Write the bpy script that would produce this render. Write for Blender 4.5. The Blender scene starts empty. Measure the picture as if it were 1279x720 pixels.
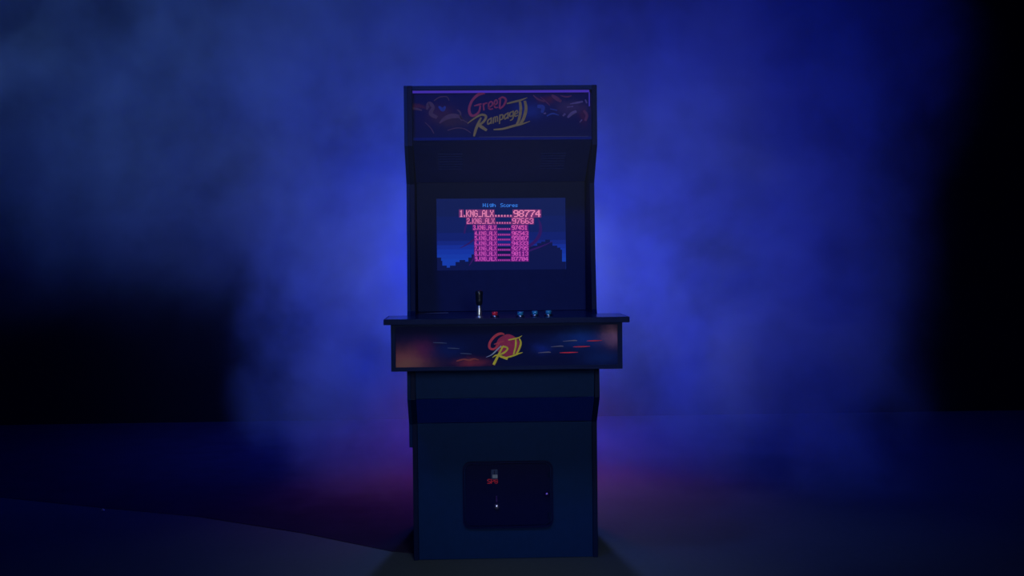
import bpy, bmesh, math, random
from mathutils import Vector, Matrix

scene = bpy.context.scene
C = scene.collection

# ------------------------------------------------------------------ camera
CAM = (-0.13, -4.6, 1.10496)
YAW, PITCH, ROLL, FPX = 0.03507, 0.02265, 0.01024, 1565.5
fw = Vector((math.sin(YAW)*math.cos(PITCH), math.cos(YAW)*math.cos(PITCH), -math.sin(PITCH)))
rt = Vector((math.cos(YAW), -math.sin(YAW), 0))
up = rt.cross(fw)
cx_ = rt*math.cos(ROLL) - up*math.sin(ROLL)
cy_ = rt*math.sin(ROLL) + up*math.cos(ROLL)
cam_d = bpy.data.cameras.new('camera')
cam = bpy.data.objects.new('camera', cam_d)
C.objects.link(cam)
m = Matrix((cx_, cy_, -fw)).transposed().to_4x4()
m.translation = Vector(CAM)
cam.matrix_world = m
cam_d.sensor_width = 36
cam_d.lens = FPX/1279*36
cam_d.clip_start = 0.05
scene.camera = cam

# ------------------------------------------------------------------ view
scene.view_settings.view_transform = 'Standard'
scene.view_settings.look = 'None'
scene.view_settings.gamma = 1
scene.view_settings.use_curve_mapping = False
scene.view_settings.exposure = 0

w = bpy.data.worlds.new('world')
scene.world = w
w.use_nodes = True
w.node_tree.nodes['Background'].inputs[0].default_value = (0.05, 0.15, 1, 1)
w.node_tree.nodes['Background'].inputs[1].default_value = 0.0012

scene.cycles.volume_step_rate = 1.0
scene.cycles.volume_max_steps = 256
scene.cycles.volume_bounces = 1
scene.cycles.use_denoising = True

# ------------------------------------------------------------------ lights
def light(name, kind, loc, color, power, target=None, **kw):
    d = bpy.data.lights.new(name, kind)
    d.color = color
    d.energy = power
    for k, v in kw.items():
        setattr(d, k, v)
    o = bpy.data.objects.new(name, d)
    o.location = loc
    if target is not None:
        o.rotation_euler = (Vector(target)-Vector(loc)).to_track_quat('-Z', 'Y').to_euler()
    C.objects.link(o)
    return o

# back light behind the cabinet, low red light beside it, front fill, side light into the smoke
light('blue_back_light', 'POINT', (0.05, 3.0, 1.12), (0.001, 0.020, 1.0), 165, shadow_soft_size=0.08)
light('pale_core_fill', 'SPOT', (0.05, 3.1, 1.05), (0.34, 0.50, 1.0), 215, target=(0.2, 0, 1.05),
      spot_size=math.radians(86), spot_blend=1.0, shadow_soft_size=0.08)  # unseen extra lamp, added to whiten the smoke near the centre
light('red_floor_spot', 'SPOT', (0.0, 1.7, 0.95), (1.0, 0.02, 0.10), 32, target=(0.0, 1.45, 0),
      spot_size=math.radians(116), spot_blend=0.8, shadow_soft_size=0.1)
light('front_fill', 'AREA', (0.25, -5.4, 1.45), (0.85, 0.90, 1.0), 2.3, target=(0.0, 0.0, 0.95),
      shape='DISK', size=0.7, spread=math.radians(34))
light('side_smoke_light', 'SPOT', (-3.2, -1.5, 3.2), (0.16, 0.38, 1.0), 560, target=(-1.05, 2.6, 1.65),
      spot_size=math.radians(50), spot_blend=1.0, shadow_soft_size=0.3)
light('top_blue_fill', 'SPOT', (-1.2, -2.2, 3.4), (0.05, 0.16, 1.0), 160, target=(0.0, -0.35, 1.6),
      spot_size=math.radians(38), spot_blend=1.0, shadow_soft_size=0.2)  # unseen lamp added to give the front haze its blue veil
light('front_floor_fill', 'SPOT', (0.1, -2.6, 3.2), (0.70, 0.85, 1.0), 105, target=(0.0, -0.55, 0.0),
      spot_size=math.radians(33), spot_blend=1.0, shadow_soft_size=0.2)  # unseen lamp added to brighten the floor before the cabinet

# ------------------------------------------------------------------ measuring helper: where a sight line meets the plane y = const
def at(px, py, y):
    d = cx_*((px-639.5)/FPX) + cy_*(-(py-360)/FPX) + fw
    t = (y-CAM[1])/d.y
    return CAM[0]+d.x*t, CAM[2]+d.z*t

# ------------------------------------------------------------------ node helpers
class NT:
    def __init__(s, tree):
        s.t = tree
    def n(s, typ, **kw):
        nd = s.t.nodes.new(typ)
        for k, v in kw.items():
            setattr(nd, k, v)
        return nd
    def put(s, sock, v):
        if isinstance(v, bpy.types.NodeSocket):
            s.t.links.new(v, sock)
        else:
            sock.default_value = v
    def math(s, op, a, b=None, c=None, clamp=False):
        nd = s.n('ShaderNodeMath', operation=op, use_clamp=clamp)
        s.put(nd.inputs[0], a)
        if b is not None: s.put(nd.inputs[1], b)
        if c is not None: s.put(nd.inputs[2], c)
        return nd.outputs[0]
    def smooth(s, v, a, b):
        nd = s.n('ShaderNodeMapRange', interpolation_type='SMOOTHERSTEP')
        s.put(nd.inputs[0], v); nd.inputs[1].default_value = a; nd.inputs[2].default_value = b
        return nd.outputs[0]
    def vmath(s, op, a, b):
        nd = s.n('ShaderNodeVectorMath', operation=op)
        s.put(nd.inputs[0], a); s.put(nd.inputs[1], b)
        return nd.outputs[0]
    def noise(s, vec, scale, detail=3, rough=0.5, out=0):
        nd = s.n('ShaderNodeTexNoise')
        s.put(nd.inputs['Vector'], vec)
        nd.inputs['Scale'].default_value = scale
        nd.inputs['Detail'].default_value = detail
        nd.inputs['Roughness'].default_value = rough
        return nd.outputs[out]
    def mix(s, f, a, b):
        nd = s.n('ShaderNodeMix', data_type='RGBA')
        s.put(nd.inputs[0], f); s.put(nd.inputs[6], a); s.put(nd.inputs[7], b)
        return nd.outputs[2]

def lin(c):
    return tuple((v/255/12.92 if v/255 <= .04045 else ((v/255+.055)/1.055)**2.4) for v in c)

def mat(name, col, rough=0.6, metal=0.0, spec=0.3, vary=0.15, scale=30, bump=0.0, emis=None, es=1.0):
    m = bpy.data.materials.new(name); m.use_nodes = True
    t = NT(m.node_tree)
    b = m.node_tree.nodes['Principled BSDF']
    tc = t.n('ShaderNodeTexCoord').outputs['Object']
    nz = t.noise(tc, scale, 4, 0.6)
    lo = tuple(v*(1-vary) for v in col)+(1,); hi = tuple(min(1, v*(1+vary)) for v in col)+(1,)
    t.put(b.inputs['Base Color'], t.mix(nz, lo, hi))
    b.inputs['Roughness'].default_value = rough
    b.inputs['Metallic'].default_value = metal
    b.inputs['Specular IOR Level'].default_value = spec
    if bump:
        bn = t.n('ShaderNodeBump'); bn.inputs['Strength'].default_value = bump
        bn.inputs['Distance'].default_value = 0.002
        t.put(bn.inputs['Height'], t.noise(tc, scale*8, 3)); t.put(b.inputs['Normal'], bn.outputs[0])
    if emis:
        b.inputs['Emission Color'].default_value = tuple(emis)+(1,)
        b.inputs['Emission Strength'].default_value = es
    return m

def glow(name, rgb, k=1.0):      # emissive colour, for the lit display and the marquee edge
    m = bpy.data.materials.new(name); m.use_nodes = True
    b = m.node_tree.nodes['Principled BSDF']
    b.inputs['Base Color'].default_value = (0, 0, 0, 1)
    b.inputs['Roughness'].default_value = 0.9
    b.inputs['Specular IOR Level'].default_value = 0.0
    b.inputs['Emission Color'].default_value = tuple(v*k for v in lin(rgb))+(1,)
    b.inputs['Emission Strength'].default_value = 1
    return m

# ------------------------------------------------------------------ mesh helpers
def obj(name, bm, material, parent=None, smooth=False):
    bmesh.ops.recalc_face_normals(bm, faces=bm.faces)
    me = bpy.data.meshes.new(name)
    bm.to_mesh(me); bm.free()
    if material: me.materials.append(material)
    if smooth:
        for p in me.polygons: p.use_smooth = True
    o = bpy.data.objects.new(name, me)
    C.objects.link(o)
    if parent is not None: o.parent = parent
    return o

def bevel(o, wd=0.002, seg=2):
    md = o.modifiers.new('bevel', 'BEVEL'); md.width = wd; md.segments = seg
    md.limit_method = 'ANGLE'; md.angle_limit = math.radians(40)
    return o

def box(bm, x0, x1, y0, y1, z0, z1):
    vs = [bm.verts.new((x, y, z)) for x in (x0, x1) for y in (y0, y1) for z in (z0, z1)]
    for f in ((0,1,3,2), (4,6,7,5), (0,4,5,1), (2,3,7,6), (0,2,6,4), (1,5,7,3)):
        bm.faces.new([vs[i] for i in f])
    return bm

def B(*a):
    bm = bmesh.new()
    return box(bm, *a)

def prism(bm, pts, x0, x1):      # (y,z) outline pushed along x
    a = [bm.verts.new((x0, y, z)) for y, z in pts]; b = [bm.verts.new((x1, y, z)) for y, z in pts]
    n = len(pts)
    bm.faces.new(a); bm.faces.new(b[::-1])
    for i in range(n):
        bm.faces.new((a[i], b[i], b[(i+1) % n], a[(i+1) % n]))
    return bm

def plate(bm, pts, y0, y1):      # (x,z) outline pushed along y
    a = [bm.verts.new((x, y0, z)) for x, z in pts]; b = [bm.verts.new((x, y1, z)) for x, z in pts]
    n = len(pts)
    bm.faces.new(a); bm.faces.new(b[::-1])
    for i in range(n):
        bm.faces.new((a[i], b[i], b[(i+1) % n], a[(i+1) % n]))
    return bm

def rrect(x0, x1, z0, z1, r, n=6):
    out = []
    for cx, cz, a0 in ((x1-r, z1-r, 0), (x0+r, z1-r, 90), (x0+r, z0+r, 180), (x1-r, z0+r, 270)):
        for k in range(n+1):
            a = math.radians(a0+90*k/n)
            out.append((cx+r*math.cos(a), cz+r*math.sin(a)))
    return out

def frame(bm, outer, inner, y0, y1):     # ring between two outlines with the same count of points
    n = len(outer)
    V = [[bm.verts.new((x, y, z)) for x, z in o] for o in (outer, inner) for y in (y0, y1)]
    of, ob, inf, inb = V
    for i in range(n):
        j = (i+1) % n
        bm.faces.new((of[i], of[j], inf[j], inf[i])); bm.faces.new((ob[i], ob[j], inb[j], inb[i]))
        bm.faces.new((of[i], of[j], ob[j], ob[i])); bm.faces.new((inf[i], inf[j], inb[j], inb[i]))
    return bm

def lathe(bm, prof, c, seg=28, axis='z'):
    rings = []
    for r, h in prof:
        ring = []
        for k in range(seg):
            a = 2*math.pi*k/seg
            if axis == 'z': p = (c[0]+r*math.cos(a), c[1]+r*math.sin(a), c[2]+h)
            else: p = (c[0]+r*math.cos(a), c[1]-h, c[2]+r*math.sin(a))
            ring.append(bm.verts.new(p))
        rings.append(ring)
    for a, b in zip(rings, rings[1:]):
        for k in range(seg):
            bm.faces.new((a[k], a[(k+1) % seg], b[(k+1) % seg], b[k]))
    bm.faces.new(rings[0]); bm.faces.new(rings[-1][::-1])
    return bm

def stroke(bm, pts, y, steps=6, taper=True):
    """brush stroke through (px,py,width px) control points, laid on the plane y"""
    P = []
    n = len(pts)
    for i in range(n-1):
        p0 = pts[max(i-1, 0)]; p1 = pts[i]; p2 = pts[i+1]; p3 = pts[min(i+2, n-1)]
        for k in range(steps):
            t = k/steps
            P.append([0.5*((2*b)+(-a+c)*t+(2*a-5*b+4*c-d)*t*t+(-a+3*b-3*c+d)*t**3)
                      for a, b, c, d in zip(p0, p1, p2, p3)])
    P.append(list(pts[-1]))
    prev = None
    for i, (x, yy, wd) in enumerate(P):
        a = P[max(i-1, 0)]; b = P[min(i+1, len(P)-1)]
        dx, dy = b[0]-a[0], b[1]-a[1]
        l = math.hypot(dx, dy) or 1
        nx, ny = -dy/l*wd/2, dx/l*wd/2
        A = at(x+nx, yy+ny, y); D = at(x-nx, yy-ny, y)
        cur = (bm.verts.new((A[0], y, A[1])), bm.verts.new((D[0], y, D[1])))
        if prev: bm.faces.new((prev[0], prev[1], cur[1], cur[0]))
        prev = cur
    return bm

def pxpoly(bm, pts, y):
    vs = []
    for px, py in pts:
        x, z = at(px, py, y); vs.append(bm.verts.new((x, y, z)))
    bm.faces.new(vs)
    return bm

def tag(o, label=None, cat=None, group=None, kind=None):
    if label: o['label'] = label
    if cat: o['category'] = cat
    if group: o['group'] = group
    if kind: o['kind'] = kind
    return o

# ------------------------------------------------------------------ materials
M_lam = mat('navy_black_laminate', (0.0010, 0.021, 0.105), 0.6, spec=0.08, bump=0.1)
M_edge = mat('black_edge_trim', (0.001, 0.008, 0.05), 0.55, spec=0.08)
M_dark = mat('matt_black_inner_panel', (0.003, 0.018, 0.20), 0.7, spec=0.08)
M_bezel = mat('charcoal_bezel', (0.006, 0.014, 0.09), 0.6, spec=0.05)
M_deck = mat('black_deck', (0.002, 0.018, 0.085), 0.2, spec=0.5)
M_chrome = mat('chrome', (0.85, 0.87, 0.95), 0.38, metal=1.0)
M_black = mat('black_plastic', (0.004, 0.008, 0.02), 0.3, spec=0.5)
M_red = mat('red_plastic', (0.6, 0.02, 0.06), 0.3, spec=0.5)
M_blue = mat('blue_plastic', (0.02, 0.22, 0.5), 0.3, spec=0.5)
M_coin = mat('black_powder_coat', (0.0005, 0.003, 0.05), 0.4, spec=0.06)
M_redprint = mat('red_print', (0.75, 0.02, 0.06), 0.6)
M_greyprint = mat('grey_print', (0.25, 0.3, 0.4), 0.6)
M_yelprint = mat('yellow_print', (0.62, 0.50, 0.03), 0.6, vary=0.3, scale=60)
M_dullyel = mat('ochre_print', (0.44, 0.28, 0.09), 0.6, vary=0.35, scale=60)
M_crimson = mat('crimson_print', (0.50, 0.035, 0.12), 0.6, vary=0.3, scale=60)
M_orange = mat('burnt_orange_print', (0.14, 0.055, 0.12), 0.6, vary=0.4, scale=60)
M_bluep = mat('deep_blue_print', (0.02, 0.06, 0.35), 0.6, vary=0.3, scale=60)
M_darkcrim = mat('dark_crimson_print', (0.20, 0.03, 0.12), 0.6, vary=0.5, scale=60)
M_mauve = mat('mauve_print', (0.20, 0.12, 0.30), 0.6, vary=0.4, scale=60)

def art_mat(name, base, blobs, warp=0.05, wscale=9):
    """printed artwork: soft colour clouds at fixed places on the panel"""
    m = bpy.data.materials.new(name); m.use_nodes = True
    t = NT(m.node_tree); b = m.node_tree.nodes['Principled BSDF']
    tc = t.n('ShaderNodeTexCoord').outputs['Object']
    nv = t.noise(tc, wscale, 5, 0.65, out=1)
    off = t.vmath('MULTIPLY', t.vmath('SUBTRACT', nv, (0.5, 0.5, 0.5)), (warp*4, 0, warp*2.2))
    p = t.vmath('ADD', tc, off)
    sp = t.n('ShaderNodeSeparateXYZ'); t.put(sp.inputs[0], p)
    col = tuple(base)+(1,)
    for (cx, cz, rx, rz, c, k) in blobs:
        dx = t.math('DIVIDE', t.math('SUBTRACT', sp.outputs[0], cx), rx)
        dz = t.math('DIVIDE', t.math('SUBTRACT', sp.outputs[2], cz), rz)
        d = t.math('ADD', t.math('MULTIPLY', dx, dx), t.math('MULTIPLY', dz, dz))
        g = t.math('MULTIPLY', t.math('EXPONENT', t.math('MULTIPLY', d, -1.0)), k, clamp=True)
        col = t.mix(g, col, tuple(c)+(1,))
    t.put(b.inputs['Base Color'], col)
    b.inputs['Roughness'].default_value = 0.6
    b.inputs['Specular IOR Level'].default_value = 0.04
    return m

# ------------------------------------------------------------------ the setting
def floor_mat():
    m = bpy.data.materials.new('grey_studio_floor'); m.use_nodes = True
    t = NT(m.node_tree); b = m.node_tree.nodes['Principled BSDF']
    tc = t.n('ShaderNodeTexCoord').outputs['Object']
    a = t.noise(tc, 1.3, 5, 0.6); c = t.noise(tc, 40, 3, 0.6)
    f = t.math('ADD', t.math('MULTIPLY', a, 0.6), t.math('MULTIPLY', c, 0.4))
    t.put(b.inputs['Base Color'], t.mix(f, (0.034, 0.046, 0.062, 1), (0.070, 0.085, 0.105, 1)))
    b.inputs['Roughness'].default_value = 0.9
    b.inputs['Specular IOR Level'].default_value = 0.02
    return m

fl = obj('floor', B(-6, 6, -5.5, 4.3, -0.1, 0), floor_mat())
tag(fl, kind='structure')
wb_ = obj('wall_back', B(-6, 6, 4.13, 4.3, 0, 4.2), mat('black_backdrop', (0.004, 0.004, 0.008), 0.95, spec=0.0, scale=3))
tag(wb_, kind='structure')

# thin dark sheet on the far part of the floor, its front edge curving in to the cabinet
edge = [(-6, 1.62), (-4, 1.60), (-3.0, 1.53), (-2.36, 1.41), (-1.78, 1.10), (-1.31, 0.87), (-0.81, 0.50),
        (-0.43, 0.15), (-0.2, 0.05), (0.1, 0.03)]
bm = bmesh.new()
TH = 0.0015
rows = []
for i, (x, y) in enumerate(edge):
    col = []
    for k in range(9):
        yy = y+(4.11-y)*k/8
        col.append((bm.verts.new((x, yy, TH)), bm.verts.new((x, yy, 0.0))))
    rows.append(col)
for a, b in zip(rows, rows[1:]):
    for k in range(8):
        bm.faces.new((a[k][0], b[k][0], b[k+1][0], a[k+1][0]))
    bm.faces.new((a[0][0], a[0][1], b[0][1], b[0][0]))
sheet = obj('floor_sheet', bm, mat('black_floor_sheet', (0.024, 0.018, 0.045), 0.9, spec=0.0, scale=6, vary=0.3), smooth=False)
tag(sheet, 'thin dark sheet with a curved front edge on the far left of the studio floor', 'sheet')

bm = bmesh.new()
x, y = -1.775, 1.05
v = [bm.verts.new(p) for p in ((x-.008, y, 0.0005), (x+.006, y-.006, 0.0005), (x+.009, y+.004, 0.0005), (x-.003, y+.008, 0.0005), (x, y, .010))]
for f in ((0,1,4), (1,2,4), (2,3,4), (3,0,4), (3,2,1,0)): bm.faces.new([v[i] for i in f])
tag(obj('paper_scrap', bm, mat('white_paper', (0.6, 0.62, 0.65), 0.8)), 'tiny pale scrap lying on the floor at the edge of the dark sheet', 'scrap')

# ------------------------------------------------------------------ arcade cabinet
cab = bpy.data.objects.new('arcade_cabinet', None); C.objects.link(cab)
cab.empty_display_size = 0.2
tag(cab, 'tall dark upright arcade cabinet with lit high score screen standing alone in blue smoke', 'arcade cabinet')
HT = 1.730
W = 0.34
prof = [(-0.10, HT), (-0.10, 1.515), (0.02, 1.385), (0.005, 1.15), (-0.03, 0.92), (-0.09, 0.87), (-0.10, 0.73),
        (-0.108, 0.605), (0.0, 0.505), (0.0, 0.0), (0.69, 0.0), (0.69, 1.35), (0.50, HT)]
sp = obj('side_panel', prism(bmesh.new(), prof, W-0.018, W), M_edge, cab); bevel(sp, 0.0015)
sp = obj('side_panel', prism(bmesh.new(), prof, -W, -W+0.018), M_edge, cab); bevel(sp, 0.0015)
profo = prof[:9]+[(0.0, 0.418), (0.67, 0.418), (0.67, 1.35), (0.49, HT)]
o = obj('side_cladding', prism(bmesh.new(), profo, -W-0.012, -W-0.0001), M_lam, cab); bevel(o, 0.0015)
IN = W-0.018
# top, back, floor boards
bevel(obj('top_panel', B(-IN, IN, -0.098, 0.50, HT-0.016, HT-0.0005), M_lam, cab), 0.001)
obj('back_panel', prism(bmesh.new(), [(0.655, 0.02), (0.675, 0.02), (0.675, 1.345), (0.49, HT-0.02), (0.47, HT-0.02), (0.655, 1.335)], -IN, IN), M_edge, cab)

# marquee
MY = -0.080
x0, z1 = at(510, 116, MY); x1, z0 = at(737.5, 171, MY)
z1 = 1.7055; z0 = 1.546
x0, x1 = -IN+0.0005, IN-0.0005
marq_m = art_mat('marquee_artwork', (0.006, 0.009, 0.11), [
    (-0.22, 1.63, 0.05, 0.035, (0.11, 0.03, 0.09), 0.8),
    (-0.17, 1.60, 0.07, 0.025, (0.10, 0.045, 0.07), 0.8),
    (-0.30, 1.655, 0.04, 0.008, (0.16, 0.03, 0.08), 0.9),
    (0.10, 1.64, 0.05, 0.03, (0.02, 0.05, 0.28), 0.9),
    (0.17, 1.68, 0.03, 0.015, (0.16, 0.02, 0.08), 0.9),
    (0.25, 1.65, 0.05, 0.025, (0.12, 0.06, 0.16), 0.8),
    (0.29, 1.62, 0.012, 0.03, (0.14, 0.02, 0.08), 0.8),
    (0.0, 1.56, 0.5, 0.03, (0.008, 0.012, 0.09), 0.8)], warp=0.018, wscale=22)
mq = obj('marquee', B(x0, x1, MY, MY+0.02, z0, z1), marq_m, cab)
# lettering: red word above, ochre word below, two bars and a sweep
Y1 = MY-0.0012
def strokes(name, groups, y, m_, parent, steps=6):
    for g in groups:
        bm = bmesh.new()
        for k, st in enumerate(g): stroke(bm, st, y-0.00012*k, steps)
        obj(name, bm, m_, parent)
strokes('title_letter', [
    [[(606, 117.5, 1), (601, 116.8, 3.8), (595, 120, 3.4), (589, 127, 3.0), (586, 136, 3.2), (587.5, 143, 3.4), (592, 144.5, 3), (598, 140, 2.6), (600, 132, 2.2)],
     [(592, 132.5, 1.0), (597, 131, 2.2), (601.5, 129.8, 2.0)]],
    [[(603.5, 129, 1.8), (604.5, 138, 2)], [(604, 132, 1.4), (606, 129.2, 1.8), (609, 128.6, 1.4)]],
    [[(610, 135, 1.4), (615, 131, 1.8), (614, 127, 1.8), (610.5, 129.5, 1.8), (611, 136, 2), (616, 136, 1.4)]],
    [[(616.5, 132, 1.4), (621, 129, 1.8), (620, 125, 1.8), (617.5, 127.5, 1.8), (618.2, 134, 2), (622, 134, 1.4)]],
    [[(625, 122, 2), (624, 135.5, 2.4)], [(622.5, 124, 1.5), (628, 121.5, 2.4), (632, 125, 2.6), (629, 132, 2.4), (624, 136, 2)]]],
    Y1, M_crimson, mq)
Y2 = MY-0.0016
strokes('title_letter', [[[(601, 147, 2), (597, 155, 3.2), (594, 163, 3.4), (592, 170.5, 2.2)],
    [(584, 154.5, .6), (591, 149, 1.8), (601, 143.5, 2.6), (607, 145.5, 3), (604, 152, 2.8), (596, 158, 2.4)],
    [(597, 156, 2.5), (602, 159, 4), (608, 163, 3.0)]]], Y2, M_dullyel, mq)
def mini(x, y, kind, s=1.0):
    g = {'a': [[(5, 1, 1.4), (1, 3, 1.8), (1, 8, 1.8), (5, 6, 1.6)], [(5.4, 0, 1.6), (5.2, 8.5, 1.8)]],
         'm': [[(0.5, 9, 1.6), (1, 1, 1.6)], [(1, 2, 1.4), (3, 1, 1.4), (3.4, 8, 1.6)], [(3.6, 2, 1.4), (6, 1, 1.4), (6.2, 8, 1.6)]],
         'p': [[(1, 0, 1.6), (.4, 12, 1.6)], [(1, 1, 1.4), (4.6, 1.2, 1.8), (4.4, 6, 1.8), (1, 7, 1.4)]],
         'g': [[(5, 1, 1.4), (1, 2, 1.8), (1, 6.5, 1.8), (5, 6, 1.6)], [(5.2, 0, 1.6), (5, 10, 1.8), (1, 12, 1.2)]],
         'e': [[(1, 5, 1.3), (5, 3.5, 1.5), (3.6, 0.5, 1.5), (1, 3, 1.7), (1.4, 7.6, 1.7), (5.4, 7, 1.2)]]}[kind]
    strokes('title_letter', [[[(x+a*s, y+b*s-(a*s)*0.25, w*s) for a, b, w in st] for st in g]], Y2, M_dullyel, mq, 4)
for k, (ch, x, y) in enumerate([('a', 608.5, 148), ('m', 615.5, 146), ('p', 623.5, 143.5), ('a', 629.5, 141.5), ('g', 636, 139.5), ('e', 642, 138.5)]):
    mini(x, y, ch, 0.95)
strokes('title_numeral', [[[(633, 129.5, 1.5), (641, 127.5, 2.4), (650, 125.3, 2.2), (658.5, 122, .8)],
    [(649.5, 127, 3.0), (650.5, 137, 3.4), (648, 150, 3.2), (645, 156, 2.4)],
    [(655.5, 126, 3.0), (657, 136, 3.8), (654, 148, 3.8), (649, 156, 3)],
    [(616.5, 162, 1.5), (628, 161, 2.4), (643, 157, 2.8), (652, 155, 2), (662, 151.5, .6)]]], Y2, M_dullyel, mq)
# loose painted shapes left and right of the title
def marks(lst, m_, y=Y1): strokes('painted_mark', [[a] for a in lst], y, m_, mq)
marks([[(511, 135, 2), (520, 136, 2.6), (527, 138, 1.4)], [(533, 137, 2), (536, 130, 6), (541, 134, 4), (538, 142, 5), (546, 147, 4)],
       [(542, 126, 1), (549, 121.5, 1.2), (558, 121, 1.2), (561, 126, 1)], [(549, 154, 1.5), (556, 148, 5), (565, 145, 6), (574, 146, 4), (577, 151, 2)],
       [(571, 137, 1.5), (575, 141, 2), (576, 148, 1.4), (585, 154, 1)], [(559, 163, 1), (570, 160, 1.2), (580, 161, 1), (588, 166, .8)],
       [(531, 153, .8), (538, 160, 1.2), (542, 167, 1)]], M_orange)
marks([[(666, 119, 1), (672, 124, 2.2), (680, 127, 1.5)], [(675, 121, .8), (683, 128, 1.2), (687, 132, .8)], [(689, 119, 2.5), (695, 123, 5), (701, 127, 3)],
       [(700, 119.5, 1), (708, 121, 2), (714, 119.5, 1)], [(729, 138, 3), (733, 144, 3.4), (731, 151, 3)]], M_darkcrim)
marks([[(671, 133, 4), (678, 134, 5), (677, 141, 3)], [(687, 136, 1), (696, 138, 1.5)], [(548, 133, 2), (553, 137, 5), (556, 133, 2)], [(683, 145, 1.5), (690, 142, 2), (698, 144, 1)]], M_bluep)
marks([[(712, 130, 1), (720, 128.5, 2.4), (728, 127, 2)], [(731, 124.5, 1.5), (733, 129, 2)], [(709, 147, 2.5), (714, 142, 4), (720, 139, 3)], [(703, 145, 2), (706, 142, 2.6)],
       [(724, 153, 1), (727, 149.5, 1.6)], [(679, 142, 1.5), (682, 141.5, 2)], [(708, 134, 1), (716, 133, 1.4)]], M_mauve, Y1-.0003)
bm = bmesh.new(); stroke(bm, [(598, 171.2, .5), (640, 170.9, .8), (735, 170.3, .6)], Y1); obj('gold_line', bm, mat('faint_gold_print', (0.09, 0.075, 0.12), 0.6), mq)
tag(obj('lit_acrylic_edge', B(-IN+0.001, IN-0.008, MY-0.006, MY+0.004, 1.7060, 1.7135), glow('violet_strip', (62, 42, 165)), cab), 'thin violet lit acrylic edge over the marquee, its light drawn as glow')  # acrylic edge catching light, that light put in as emission
o = obj('lit_acrylic_edge', B(IN-0.010, IN-0.006, MY-0.006, MY-0.002, 1.655, 1.7060), glow('violet_strip_dim', (50, 42, 150)), cab)
o['label'] = 'short upright violet lit edge at the right end of the marquee, drawn as glow'
obj('retainer', B(-IN+.0005, IN-.0005, MY-0.004, MY+0.01, z0-0.010, z0), M_dark, cab)
# speaker panel under the marquee, leaning back
SPB = (0.198, 1.402)
sk = obj('speaker_panel', prism(bmesh.new(), [(MY+0.002, z0-0.011), (SPB[0], SPB[1]), (SPB[0]+0.012, SPB[1]+0.004), (MY+0.016, z0-0.002)], -IN+.0005, IN-.0005), M_dark, cab)
for sx in (-0.19, 0.19):
    bm = bmesh.new()
    for k in range(7):
        t = 0.3+0.06*k
        yy = MY+0.002+(SPB[0]-MY-0.002)*t; zz = (z0-0.011)+(SPB[1]-z0+0.011)*t-0.0016
        box(bm, sx-0.045, sx+0.045, yy-0.002, yy+0.002, zz-0.001, zz+0.002)
    obj('speaker_grille', bm, M_dark, sk)

# bezel, recessed, with the screen in its opening
BY = 0.20
sx0, sz1 = at(545, 248.5, BY+0.008); sx1, sz0 = at(707, 336.5, BY+0.008)
sx0 = round(sx0, 4); sx1 = round(sx1, 4)
def rr(x0, x1, z0, z1): return [(x1, z1), (x0, z1), (x0, z0), (x1, z0)]
bz = obj('screen_bezel', frame(bmesh.new(), rr(-IN+.0005, IN-.0005, 0.909, SPB[1]-0.001), rr(sx0, sx1, sz0, sz1), BY, BY+0.012), M_bezel, cab)
bevel(bz, 0.001)
SY = BY+0.008
scr_m = bpy.data.materials.new('display_glass'); scr_m.use_nodes = True
t = NT(scr_m.node_tree); b = scr_m.node_tree.nodes['Principled BSDF']
g = t.n('ShaderNodeTexCoord').outputs['Object']; s_ = t.n('ShaderNodeSeparateXYZ'); t.put(s_.inputs[0], g)
rp = t.n('ShaderNodeValToRGB'); rp.color_ramp.interpolation = 'CONSTANT'
u = t.math('DIVIDE', t.math('SUBTRACT', s_.outputs[2], sz0), sz1-sz0)
t.put(rp.inputs[0], u)
els = [(0.0, (22, 62, 178)), (0.16, (22, 58, 172)), (0.22, (20, 52, 165)), (0.29, (20, 46, 152)), (0.35, (18, 38, 130)), (0.41, (15, 32, 112)), (0.52, (14, 30, 98)), (0.75, (14, 28, 88))]
rp.color_ramp.elements[0].position = 0; rp.color_ramp.elements[0].color = lin(els[0][1])+(1,)
rp.color_ramp.elements[1].position = els[1][0]; rp.color_ramp.elements[1].color = lin(els[1][1])+(1,)
for p_, c_ in els[2:]:
    e = rp.color_ramp.elements.new(p_); e.color = lin(c_)+(1,)
b.inputs['Base Color'].default_value = (0, 0, 0, 1); b.inputs['Roughness'].default_value = 0.5; b.inputs['Specular IOR Level'].default_value = 0.02
t.put(b.inputs['Emission Color'], rp.outputs[0]); b.inputs['Emission Strength'].default_value = 0.9
scr = obj('screen', B(sx0-.004, sx1+.004, SY, SY+0.02, sz0-.004, sz1+.004), scr_m, cab)
L1, L2, L3, L4 = SY-0.0006, SY-0.0012, SY-0.0018, SY-0.0024
bm = bmesh.new()
pxpoly(bm, [(545.3, 322), (551, 322), (551, 326), (552.5, 326), (552.5, 332), (558, 332), (558, 334.5), (562, 334.5), (562, 332), (569, 332), (569, 327.5), (574, 327.5), (574, 325),
            (581, 325), (581, 327), (585, 327), (585, 322), (589, 322), (589, 318), (592, 318), (592, 308), (665, 308), (665, 307), (671, 307), (671, 304), (676, 304), (676, 302), (681, 302), (681, 299.5),
            (687, 299.5), (687, 303), (690, 303), (690, 307), (696, 307), (696, 309.5), (700, 309.5), (700, 312), (702, 312), (702, 327), (706.8, 327), (706.8, 338.8), (545.3, 338.8)], L1)
obj('skyline', bm, glow('display_dark_city', (15, 24, 78), .9), scr)
M_purp = glow('display_purple', (46, 24, 98), .9)
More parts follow.
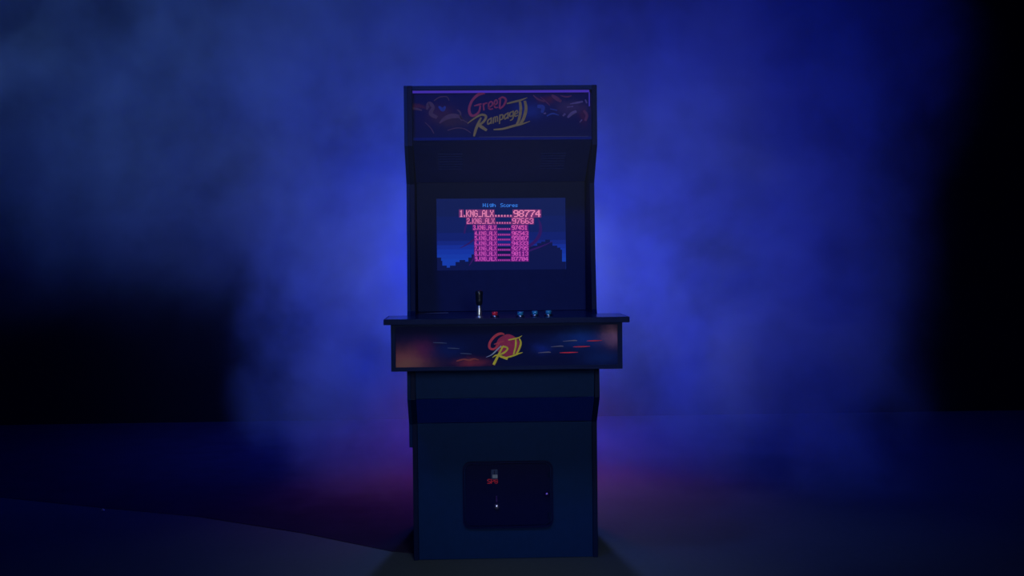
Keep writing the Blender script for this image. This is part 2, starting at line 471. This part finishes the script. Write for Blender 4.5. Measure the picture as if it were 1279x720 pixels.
strokes('purple_emblem', [[[(672, 273, 1), (675, 282, 3.4), (674, 293, 4.2), (667, 303, 4), (655, 311, 3)]],
    [[(690, 302, .6), (676, 308, 1.8), (660, 314, 2.4), (640, 324, 2)]], [[(593, 268, 1), (583, 280, 2.4), (580, 292, 2)]],
    [[(575, 310, .6), (586, 304, 1.8), (597, 295, 2.4)]], [[(586, 332, .8), (592, 322, 2.4), (597, 310, 3)]]], L2, M_purp, scr)

F = {'0': "01110 10001 10011 10101 11001 10001 01110", '1': "00100 01100 00100 00100 00100 00100 01110", '2': "01110 10001 00001 00110 01000 10000 11111",
     '3': "01110 10001 00001 00110 00001 10001 01110", '4': "00010 00110 01010 10010 11111 00010 00010", '5': "11111 10000 11110 00001 00001 10001 01110",
     '6': "01110 10000 10000 11110 10001 10001 01110", '7': "11111 00001 00010 00100 00100 01000 01000", '8': "01110 10001 10001 01110 10001 10001 01110",
     '9': "01110 10001 10001 01111 00001 00001 01110", 'K': "10001 10010 10100 11000 10100 10010 10001", 'N': "10001 11001 10101 10101 10011 10001 10001",
     'G': "01110 10001 10000 10111 10001 10001 01110", 'A': "01110 10001 10001 11111 10001 10001 10001", 'L': "10000 10000 10000 10000 10000 10000 11111",
     'X': "10001 10001 01010 00100 01010 10001 10001", '_': "00000 00000 00000 00000 00000 00000 11111", '.': "00000 00000 00000 00000 00000 01100 01100",
     'H': "10001 10001 10001 11111 10001 10001 10001", 'i': "00100 00000 01100 00100 00100 00100 01110", 'g': "00000 01111 10001 10001 01111 00001 01110",
     'h': "10000 10000 10110 11001 10001 10001 10001", 'S': "01111 10000 10000 01110 00001 00001 11110", 'c': "00000 00000 01110 10000 10000 10001 01110",
     'o': "00000 00000 01110 10001 10001 10001 01110", 'r': "00000 00000 10110 11001 10000 10000 10000", 'e': "00000 00000 01110 10001 11111 10000 01110",
     's': "00000 00000 01111 10000 01110 00001 11110"}
def rect(bm, a, b, c, d, y): pxpoly(bm, [(a, c), (b, c), (b, d), (a, d)], y)
def text(bm, s, x0, x1, y0, y1, y, bold=1.25, gap=0.9):
    n = len(s); pitch = (x1-x0)/n; cw = pitch/(5+gap); ch = (y1-y0)/7
    for k, c in enumerate(s):
        for r, row in enumerate(F[c].split()):
            j = 0
            while j < 5:
                if row[j] == '1':
                    e = j
                    while e < 5 and row[e] == '1': e += 1
                    X0 = x0+k*pitch+j*cw; X1 = x0+k*pitch+(e-1)*cw+cw*bold
                    rect(bm, X0, X1, y0+r*ch, y0+(r+1)*ch*1.0+0.02, y)
                    j = e
                else: j += 1
rows = [("1", "98774", 574, 617, 618, 640.5, 641, 675.5, 262.6, 271.2, (232, 132, 178)),
        ("2", "97663", 583, 618, 620, 639, 639.5, 666.5, 272.6, 279.8, (220, 112, 172)),
        ("3", "97451", 591, 620, 622, 638, 639, 659, 281.6, 287.3, (214, 92, 172)),
        ("4", "96543", 593, 620.5, 622, 637.5, 639, 660, 289.0, 294.3, (208, 84, 176)),
        ("5", "95807", 593, 620.5, 622, 637.5, 639, 660, 295.1, 300.4, (206, 82, 180)),
        ("6", "94333", 593, 620.5, 622, 637.5, 639, 660, 301.5, 306.8, (204, 80, 182)),
        ("7", "92795", 593, 620.5, 622, 637.5, 639, 660, 307.9, 313.2, (202, 80, 182)),
        ("8", "90113", 593, 620.5, 622, 637.5, 639, 660, 314.3, 319.7, (200, 80, 182)),
        ("9", "87704", 593.5, 620.5, 622, 637.5, 639, 660, 320.9, 326.2, (200, 80, 182))]
for n_, num, a0, a1, d0, d1, n0, n1, y0, y1, col in rows:
    bm = bmesh.new()
    L = a1-a0; q = lambda f: a0+L*f
    text(bm, n_, q(0), q(.11), y0, y1, L4, 1.5)
    text(bm, '.', q(.115), q(.18), y0, y1, L4, 1.3)
    text(bm, 'KNG', q(.19), q(.54), y0, y1, L4)
    text(bm, '_', q(.545), q(.655), y0+.4, y1, L4)
    text(bm, 'ALX', q(.655), q(1.0), y0, y1, L4)
    text(bm, num, n0, n1, y0, y1, L4, 1.5, 0.7)
    text(bm, '......', d0, d1, y0, y1-0.3, L4, 1.2)
    obj('score_line', bm, glow('display_pink', col, 1.0), scr)
    bm = bmesh.new()
    rect(bm, a0-.8, q(.12), y0-.7, y1+.7, L3); rect(bm, q(.17), a1+.8, y0-.7, y1+.7, L3); rect(bm, n0-.9, n1+.6, y0-.7, y1+.7, L3)
    rect(bm, q(.11), q(.17), y1-2, y1+.7, L3); rect(bm, a1+.8, n0-.9, y1-2.4, y1+.5, L3)
    obj('score_glow', bm, glow('display_magenta_glow', (104, 28, 122) if int(n_) > 2 else (112, 48, 112), .95), scr)
bm = bmesh.new()
text(bm, 'High', 603, 619.5, 254.2, 258.8, L4, 1.3); text(bm, 'Scores', 625, 647, 254.2, 258.8, L4, 1.3)
obj('score_heading', bm, glow('display_light_blue', (52, 122, 226)), scr)

# control box with wide deck
obj_deck_prof = [(-0.38, 0.8895), (-0.38, 0.908), (-0.096, 0.908), (-0.096, 0.8895)]
WD = 0.412
bm = bmesh.new()
pts = [(-WD, -0.38), (WD, -0.38), (WD, -0.096), (IN, -0.096), (IN, 0.212), (-IN, 0.212), (-IN, -0.096), (-WD, -0.096)]
# the inner part of the deck runs back between the side panels to the foot of the bezel
a = [bm.verts.new((x, y, 0.8895)) for x, y in pts]; b_ = [bm.verts.new((x, y, 0.908)) for x, y in pts]
bm.faces.new(a); bm.faces.new(b_[::-1])
for i in range(len(pts)): bm.faces.new((a[i], a[(i+1) % len(pts)], b_[(i+1) % len(pts)], b_[i]))
deck = bevel(obj('control_deck', bm, M_deck, cab), 0.0015)
for a_ in ((-WD-.001, WD+.001, -.3835, -.3801), (-WD-.0035, -WD-.0001, -.380, -.096), (WD+.0001, WD+.0035, -.380, -.096)):
    bevel(obj('edge_trim', B(*a_, 0.889, 0.9078), M_edge, deck), 0.0008)
WB = 0.3925
cb = bevel(obj('control_box', frame(bmesh.new(), rr(-WB, WB, 0.730, 0.889), rr(-WB+.016, WB-.016, 0.744, 0.881), -0.360, -0.110), M_edge, cab), 0.001)
AY = -0.355
art = art_mat('control_box_artwork', (0.004, 0.008, 0.055), [
    (-0.36, 0.765, 0.085, 0.045, (0.30, 0.085, 0.10), 1.0),
    (-0.35, 0.750, 0.06, 0.025, (0.30, 0.13, 0.10), 0.8),
    (-0.29, 0.80, 0.04, 0.035, (0.16, 0.02, 0.10), 0.7),
    (-0.12, 0.757, 0.05, 0.013, (0.30, 0.04, 0.06), 0.8),
    (-0.20, 0.80, 0.06, 0.03, (0.006, 0.02, 0.14), 0.7),
    (0.12, 0.80, 0.035, 0.018, (0.01, 0.03, 0.24), 0.8),
    (0.26, 0.83, 0.08, 0.03, (0.010, 0.045, 0.24), 0.9),
    (0.36, 0.845, 0.035, 0.035, (0.26, 0.12, 0.20), 1.0),
    (0.33, 0.77, 0.06, 0.03, (0.008, 0.03, 0.16), 0.8)], warp=0.022, wscale=11)
ap = obj('front_artwork', B(-WB+.0155, WB-.0155, AY, AY+.01, 0.7435, 0.8815), art, cb)
A1, A2, A3 = AY-.0008, AY-.0014, AY-.002
bm = bmesh.new()
vs = []
cxp, cyp = 634.5, 432
for k in range(26):
    a = 2*math.pi*k/26
    vs.append((cxp+15.5*math.cos(a)*(1+.05*math.sin(5*a)), cyp+13.5*math.sin(a)*(1+.06*math.cos(4*a))))
pxpoly(bm, vs, A1)
obj('logo_disc', bm, mat('crimson_disc_print', (0.36, 0.012, 0.07), 0.6, vary=0.6, scale=45), cb)
M_scar = mat('scarlet_print', (0.50, 0.035, 0.07), 0.6, vary=0.3, scale=60)
strokes('logo_letter', [[[(630, 418, 1.5), (625, 417, 3), (618, 420.5, 3.2), (612, 428, 3.0), (611.5, 434.5, 3.0), (616, 436.5, 2.6), (621, 433, 2), (624, 428.5, 1.6)],
    [(617, 430.5, 1), (624, 428, 1.8), (630, 426.5, 1)]]], A2, M_scar, cb)
strokes('logo_letter', [[[(629, 432, 1.5), (624.5, 440, 2.4), (620.5, 448, 3.0), (616.5, 456, 3.2)],
    [(624.5, 434, 1.2), (631, 433.5, 2.2), (634, 436, 2.2), (630, 440.5, 2.2), (622, 444.5, 2)],
    [(615, 447, .8), (620, 444, 1.8), (627, 446, 3), (634, 448.6, 3)], [(632, 447, 1.5), (640, 445, 2.0), (648, 442, 1.6), (653, 440.5, .6)]]], A3, M_yelprint, cb)
strokes('logo_numeral', [[[(635, 425, 1.2), (642, 423.5, 1.8), (648, 422, 1.4), (652, 419.5, .6)],
    [(644.3, 424, 1.8), (644, 433, 2.2), (641.5, 443, 1.8)], [(648.5, 423, 1.8), (650.5, 429, 2.4), (648, 437, 2.4), (644.5, 443.5, 2)]]], A3-.0005, M_yelprint, cb)
strokes('logo_stroke', [[[(607, 446.6, .5), (614, 443.5, 1.4), (620, 438, 1.8), (626, 432, .8)]]], A3-.001, M_greyprint, cb)
M_spg = mat('slate_print', (0.07, 0.10, 0.19), 0.6)
M_spr = mat('taupe_print', (0.14, 0.13, 0.17), 0.6)
for a, b2, yv in ((541, 558, 428.5), (559, 574, 435.3), (575, 589, 442)):
    strokes('speed_line', [[[(a, yv-.3, .6), ((a+b2)/2, yv, 1.0), (b2, yv+.5, .5)]]], A3, M_spg, cb)
for a, b2, yv in ((703, 721, 426), (688, 704, 433), (672, 688, 440.5)):
    strokes('speed_line', [[[(a, yv+.6, .4), (b2-4, yv-.4, 1.4), (b2, yv, .6)]]], A3, M_spr, cb)
for a, b2, yv in ((733, 752, 426), (716, 737, 433.4), (699, 722, 440.8)):
    strokes('speed_line', [[[(a, yv+.2, .5), ((a+b2)/2, yv-.1, 1.5), (b2, yv-.5, .5)]]], A3, M_redprint, cb)
bm = bmesh.new()
stroke(bm, [(570, 451.5, 1), (575, 450, 2), (580, 449.2, 1.4), (586, 450.2, 2.2), (592, 448.6, 1.6), (598, 450, .8)], A3)
obj('flame_mark', bm, mat('rust_print', (0.30, 0.05, 0.05), 0.6, vary=0.4, scale=60), cb)

# joystick and buttons on the deck
def deck_x(px, y): return at(px, 395, y)[0]
J = bpy.data.objects.new('joystick', None); C.objects.link(J); J.parent = cab
jy = -0.335; jx = deck_x(598.7, jy)
J.location = (jx, jy, 0.908)
def jl(name, prof_, m_): return obj(name, lathe(bmesh.new(), prof_, (0, 0, 0)), m_, J, True)
jl('base_flange', [(0.012, 0), (0.012, 0.003), (0.009, 0.0045)], M_chrome)
jl('shaft', [(0.0075, 0.0045), (0.0078, 0.010), (0.0078, 0.034), (0.0062, 0.038), (0.0060, 0.042)], M_chrome)
jl('handle', [(0.0065, 0.0425), (0.0105, 0.046), (0.0115, 0.060), (0.0122, 0.078), (0.0135, 0.085), (0.0120, 0.0905), (0.007, 0.093)], M_black)
def button(px, y, m_, lab):
    e = bpy.data.objects.new('push_button', None); C.objects.link(e); e.parent = cab
    e.location = (deck_x(px, y), y, 0.908)
    e['label'] = lab
    obj('rim', lathe(bmesh.new(), [(0.0150, 0), (0.0150, 0.004), (0.0135, 0.0065), (0.0105, 0.0068)], (0, 0, 0)), M_chromedull, e, True)
    obj('plunger', lathe(bmesh.new(), [(0.0100, 0.0069), (0.0100, 0.0165), (0.0092, 0.0190), (0.005, 0.0178)], (0, 0, 0)), m_, e, True)
M_chromedull = mat('dull_chrome', (0.20, 0.26, 0.42), 0.3, metal=1.0)
button(618, -0.31, M_red, 'red push button')
button(649.8, -0.31, M_blue, 'blue push button')
button(668, -0.27, M_blue, 'blue push button')
button(685, -0.25, M_blue, 'blue push button')
def dq(p0, p1, w_, y0_, y1_):      # pale sliver on the deck, a highlight painted as colour
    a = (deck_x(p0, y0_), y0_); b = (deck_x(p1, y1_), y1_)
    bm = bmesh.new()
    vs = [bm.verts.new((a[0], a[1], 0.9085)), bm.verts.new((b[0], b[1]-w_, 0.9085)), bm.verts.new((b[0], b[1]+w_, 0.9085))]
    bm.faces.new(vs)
    obj('deck_glint', bm, M_dglint, deck)
M_dglint = mat('pale_deck_glint', (0.32, 0.30, 0.34), 0.6)
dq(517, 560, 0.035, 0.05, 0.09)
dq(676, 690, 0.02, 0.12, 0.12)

# lower body
def fp(name, pts, m_=M_lam): return bevel(obj(name, prism(bmesh.new(), pts, -IN+.0005, IN-.0005), m_, cab), 0.001)
fp('upper_front_panel', [(-0.096, 0.729), (-0.100, 0.608), (-0.086, 0.600), (-0.080, 0.729)])
fp('toe_slant_panel', [(-0.100, 0.606), (0.008, 0.506), (0.020, 0.514), (-0.085, 0.612)], M_dark)
fp('lower_front_panel', [(0.006, 0.505), (0.006, 0.001), (0.022, 0.001), (0.022, 0.505)])
# coin door
CY = 0.004
door = obj('coin_door', plate(bmesh.new(), rrect(-0.148, 0.166, 0.125, 0.352, 0.024), -0.0005, 0.0055), M_coin, cab); bevel(door, 0.001)
o = obj('door_frame', frame(bmesh.new(), rrect(-0.158, 0.176, 0.115, 0.362, 0.030), rrect(-0.150, 0.168, 0.123, 0.354, 0.024), -0.003, 0.0055), M_coin, door)
def dpt(px, py, y=-0.001): return at(px, py, y)
x_, z_ = dpt(617.5, 593.5)
o = obj('coin_plate', B(x_-.012, x_+.012, -0.005, -0.0008, z_-.016, z_+.020), mat('dark_blue_metal', (0.01, 0.03, 0.13), 0.5), door); bevel(o, .001)
o = obj('coin_slot', B(x_-.0015, x_+.0015, -0.0056, -0.0050, z_-.004, z_+.016), M_edge, door)
x_, z_ = dpt(618.3, 595)
obj('price_label', B(x_-.009, x_+.009, -0.0066, -0.0057, z_-.0065, z_+.0055), M_greyprint, door)
bm = bmesh.new()
F['P'] = "11110 10001 10001 11110 10000 10000 10000"
# red letters below the slot
text(bm, 'SPG', 608.6, 622, 598.8, 604.6, -0.002, 1.5, 0.6)
o = obj('red_lettering', bm, M_redprint, door); o['label'] = 'small red letters'
M_lock = mat('polished_violet_metal', (0.80, 0.66, 1.0), 0.3, metal=1.0)
x_, z_ = dpt(620.3, 632)
obj('lock', lathe(bmesh.new(), [(0.011, 0), (0.0108, 0.004), (0.0095, 0.008), (0.007, 0.011), (0.004, 0.0125), (0.001, 0.013)], (x_, -0.001, z_-.004), 24, 'y'), M_lock, door, True)
bevel(obj('latch_handle', B(x_-.003, x_+.003, -0.008, -0.0009, z_+.012, z_+.036), mat('violet_tinted_metal', (0.10, 0.05, 0.35), 0.3, metal=1.0), door), .001)
x_, z_ = dpt(683, 617.5)
obj('lock', lathe(bmesh.new(), [(0.011, 0), (0.0108, 0.004), (0.0095, 0.008), (0.007, 0.011), (0.004, 0.0125), (0.001, 0.013)], (x_, -0.001, z_), 24, 'y'), mat('violet_metal', (0.22, 0.12, 0.6), 0.25, metal=1.0), door, True)
for zz in (0.16, 0.31): obj('hinge', lathe(bmesh.new(), [(0.004, -0.0), (0.004, 0.02)], (0.160, -0.0035, zz-0.01), 12), M_edge, door)

# ------------------------------------------------------------------ smoke filling the far half of the studio
hm = bpy.data.materials.new('drifting_smoke'); hm.use_nodes = True
hm.node_tree.nodes.clear()
t = NT(hm.node_tree)
tc = t.n('ShaderNodeTexCoord').outputs['Object']
wv = t.noise(tc, 0.8, 3, 0.55, out=1)
p = t.vmath('ADD', tc, t.vmath('MULTIPLY', t.vmath('SUBTRACT', wv, (.5, .5, .5)), (1.0, 0.6, 1.0)))
s_ = t.n('ShaderNodeSeparateXYZ'); t.put(s_.inputs[0], p)
X, Yv, Z = s_.outputs
raw = t.n('ShaderNodeSeparateXYZ'); t.put(raw.inputs[0], tc)
xl = t.math('ADD', X, t.math('MULTIPLY', raw.outputs[1], 0.24))     # the bank's left face leans away with depth
left_edge = t.smooth(xl, -0.81, -0.53)
right_edge = t.smooth(t.math('SUBTRACT', t.math('SUBTRACT', X, t.math('MULTIPLY', raw.outputs[1], 0.16)), t.math('MULTIPLY', t.smooth(Z, 1.0, 2.2), 0.25)), 1.90, 1.50)
main = t.math('MULTIPLY', left_edge, right_edge)
upper = t.math('MULTIPLY', t.smooth(t.math('ADD', Z, t.math('MULTIPLY', X, 0.10)), 0.40, 1.65), t.smooth(X, 0.4, -1.0))
den = t.math('MAXIMUM', main, t.math('MULTIPLY', upper, 0.9))
nz = t.noise(p, 2.0, 6, 0.66)
wis = t.smooth(nz, 0.37, 0.64)
den = t.math('MULTIPLY', den, t.math('MULTIPLY_ADD', wis, 1.4, 0.2))
den = t.math('MULTIPLY', den, t.math('MULTIPLY_ADD', t.smooth(X, 0.7, 1.4), 1.0, 0.92))
yf = t.smooth(raw.outputs[1], 0.5, 1.3)
den = t.math('MULTIPLY', den, yf)
den = t.math('MULTIPLY', den, t.math('MULTIPLY_ADD', t.smooth(raw.outputs[2], 0.05, 0.95), 0.4, 0.6))
den = t.math('MULTIPLY_ADD', den, 0.20, 0.0015)
vs_ = t.n('ShaderNodeVolumeScatter')
vs_.inputs['Color'].default_value = (0.9, 0.9, 0.95, 1)
vs_.inputs['Anisotropy'].default_value = 0.0
t.put(vs_.inputs['Density'], den)
out = t.n('ShaderNodeOutputMaterial')
hm.node_tree.links.new(vs_.outputs[0], out.inputs['Volume'])
hz = obj('smoke_haze', B(-4.4, 4.4, 0.72, 4.12, 0.006, 3.4), hm)
tag(hz, 'blue lit smoke drifting behind and around the arcade cabinet', 'smoke', kind='stuff')

vm = bpy.data.materials.new('thin_haze'); vm.use_nodes = True
vm.node_tree.nodes.clear()
t = NT(vm.node_tree)
tc = t.n('ShaderNodeTexCoord').outputs['Object']
raw = t.n('ShaderNodeSeparateXYZ'); t.put(raw.inputs[0], tc)
d_ = t.math('MULTIPLY', t.smooth(raw.outputs[2], 0.98, 1.45), t.math('SUBTRACT', 1.0, t.smooth(t.math('ABSOLUTE', raw.outputs[0]), 0.3, 1.3)))
d_ = t.math('MULTIPLY', d_, t.math('MULTIPLY_ADD', t.noise(tc, 2.0, 3), 0.06, 0.03))
v_ = t.n('ShaderNodeVolumeScatter'); v_.inputs['Color'].default_value = (0.9, 0.9, 0.95, 1); t.put(v_.inputs['Density'], d_)
out = t.n('ShaderNodeOutputMaterial'); vm.node_tree.links.new(v_.outputs[0], out.inputs['Volume'])
tag(obj('smoke_wisp', B(-1.4, 1.4, -1.3, -0.45, 0.95, 2.6), vm), 'faint veil of blue haze in front of the marquee and screen', 'smoke', kind='stuff')
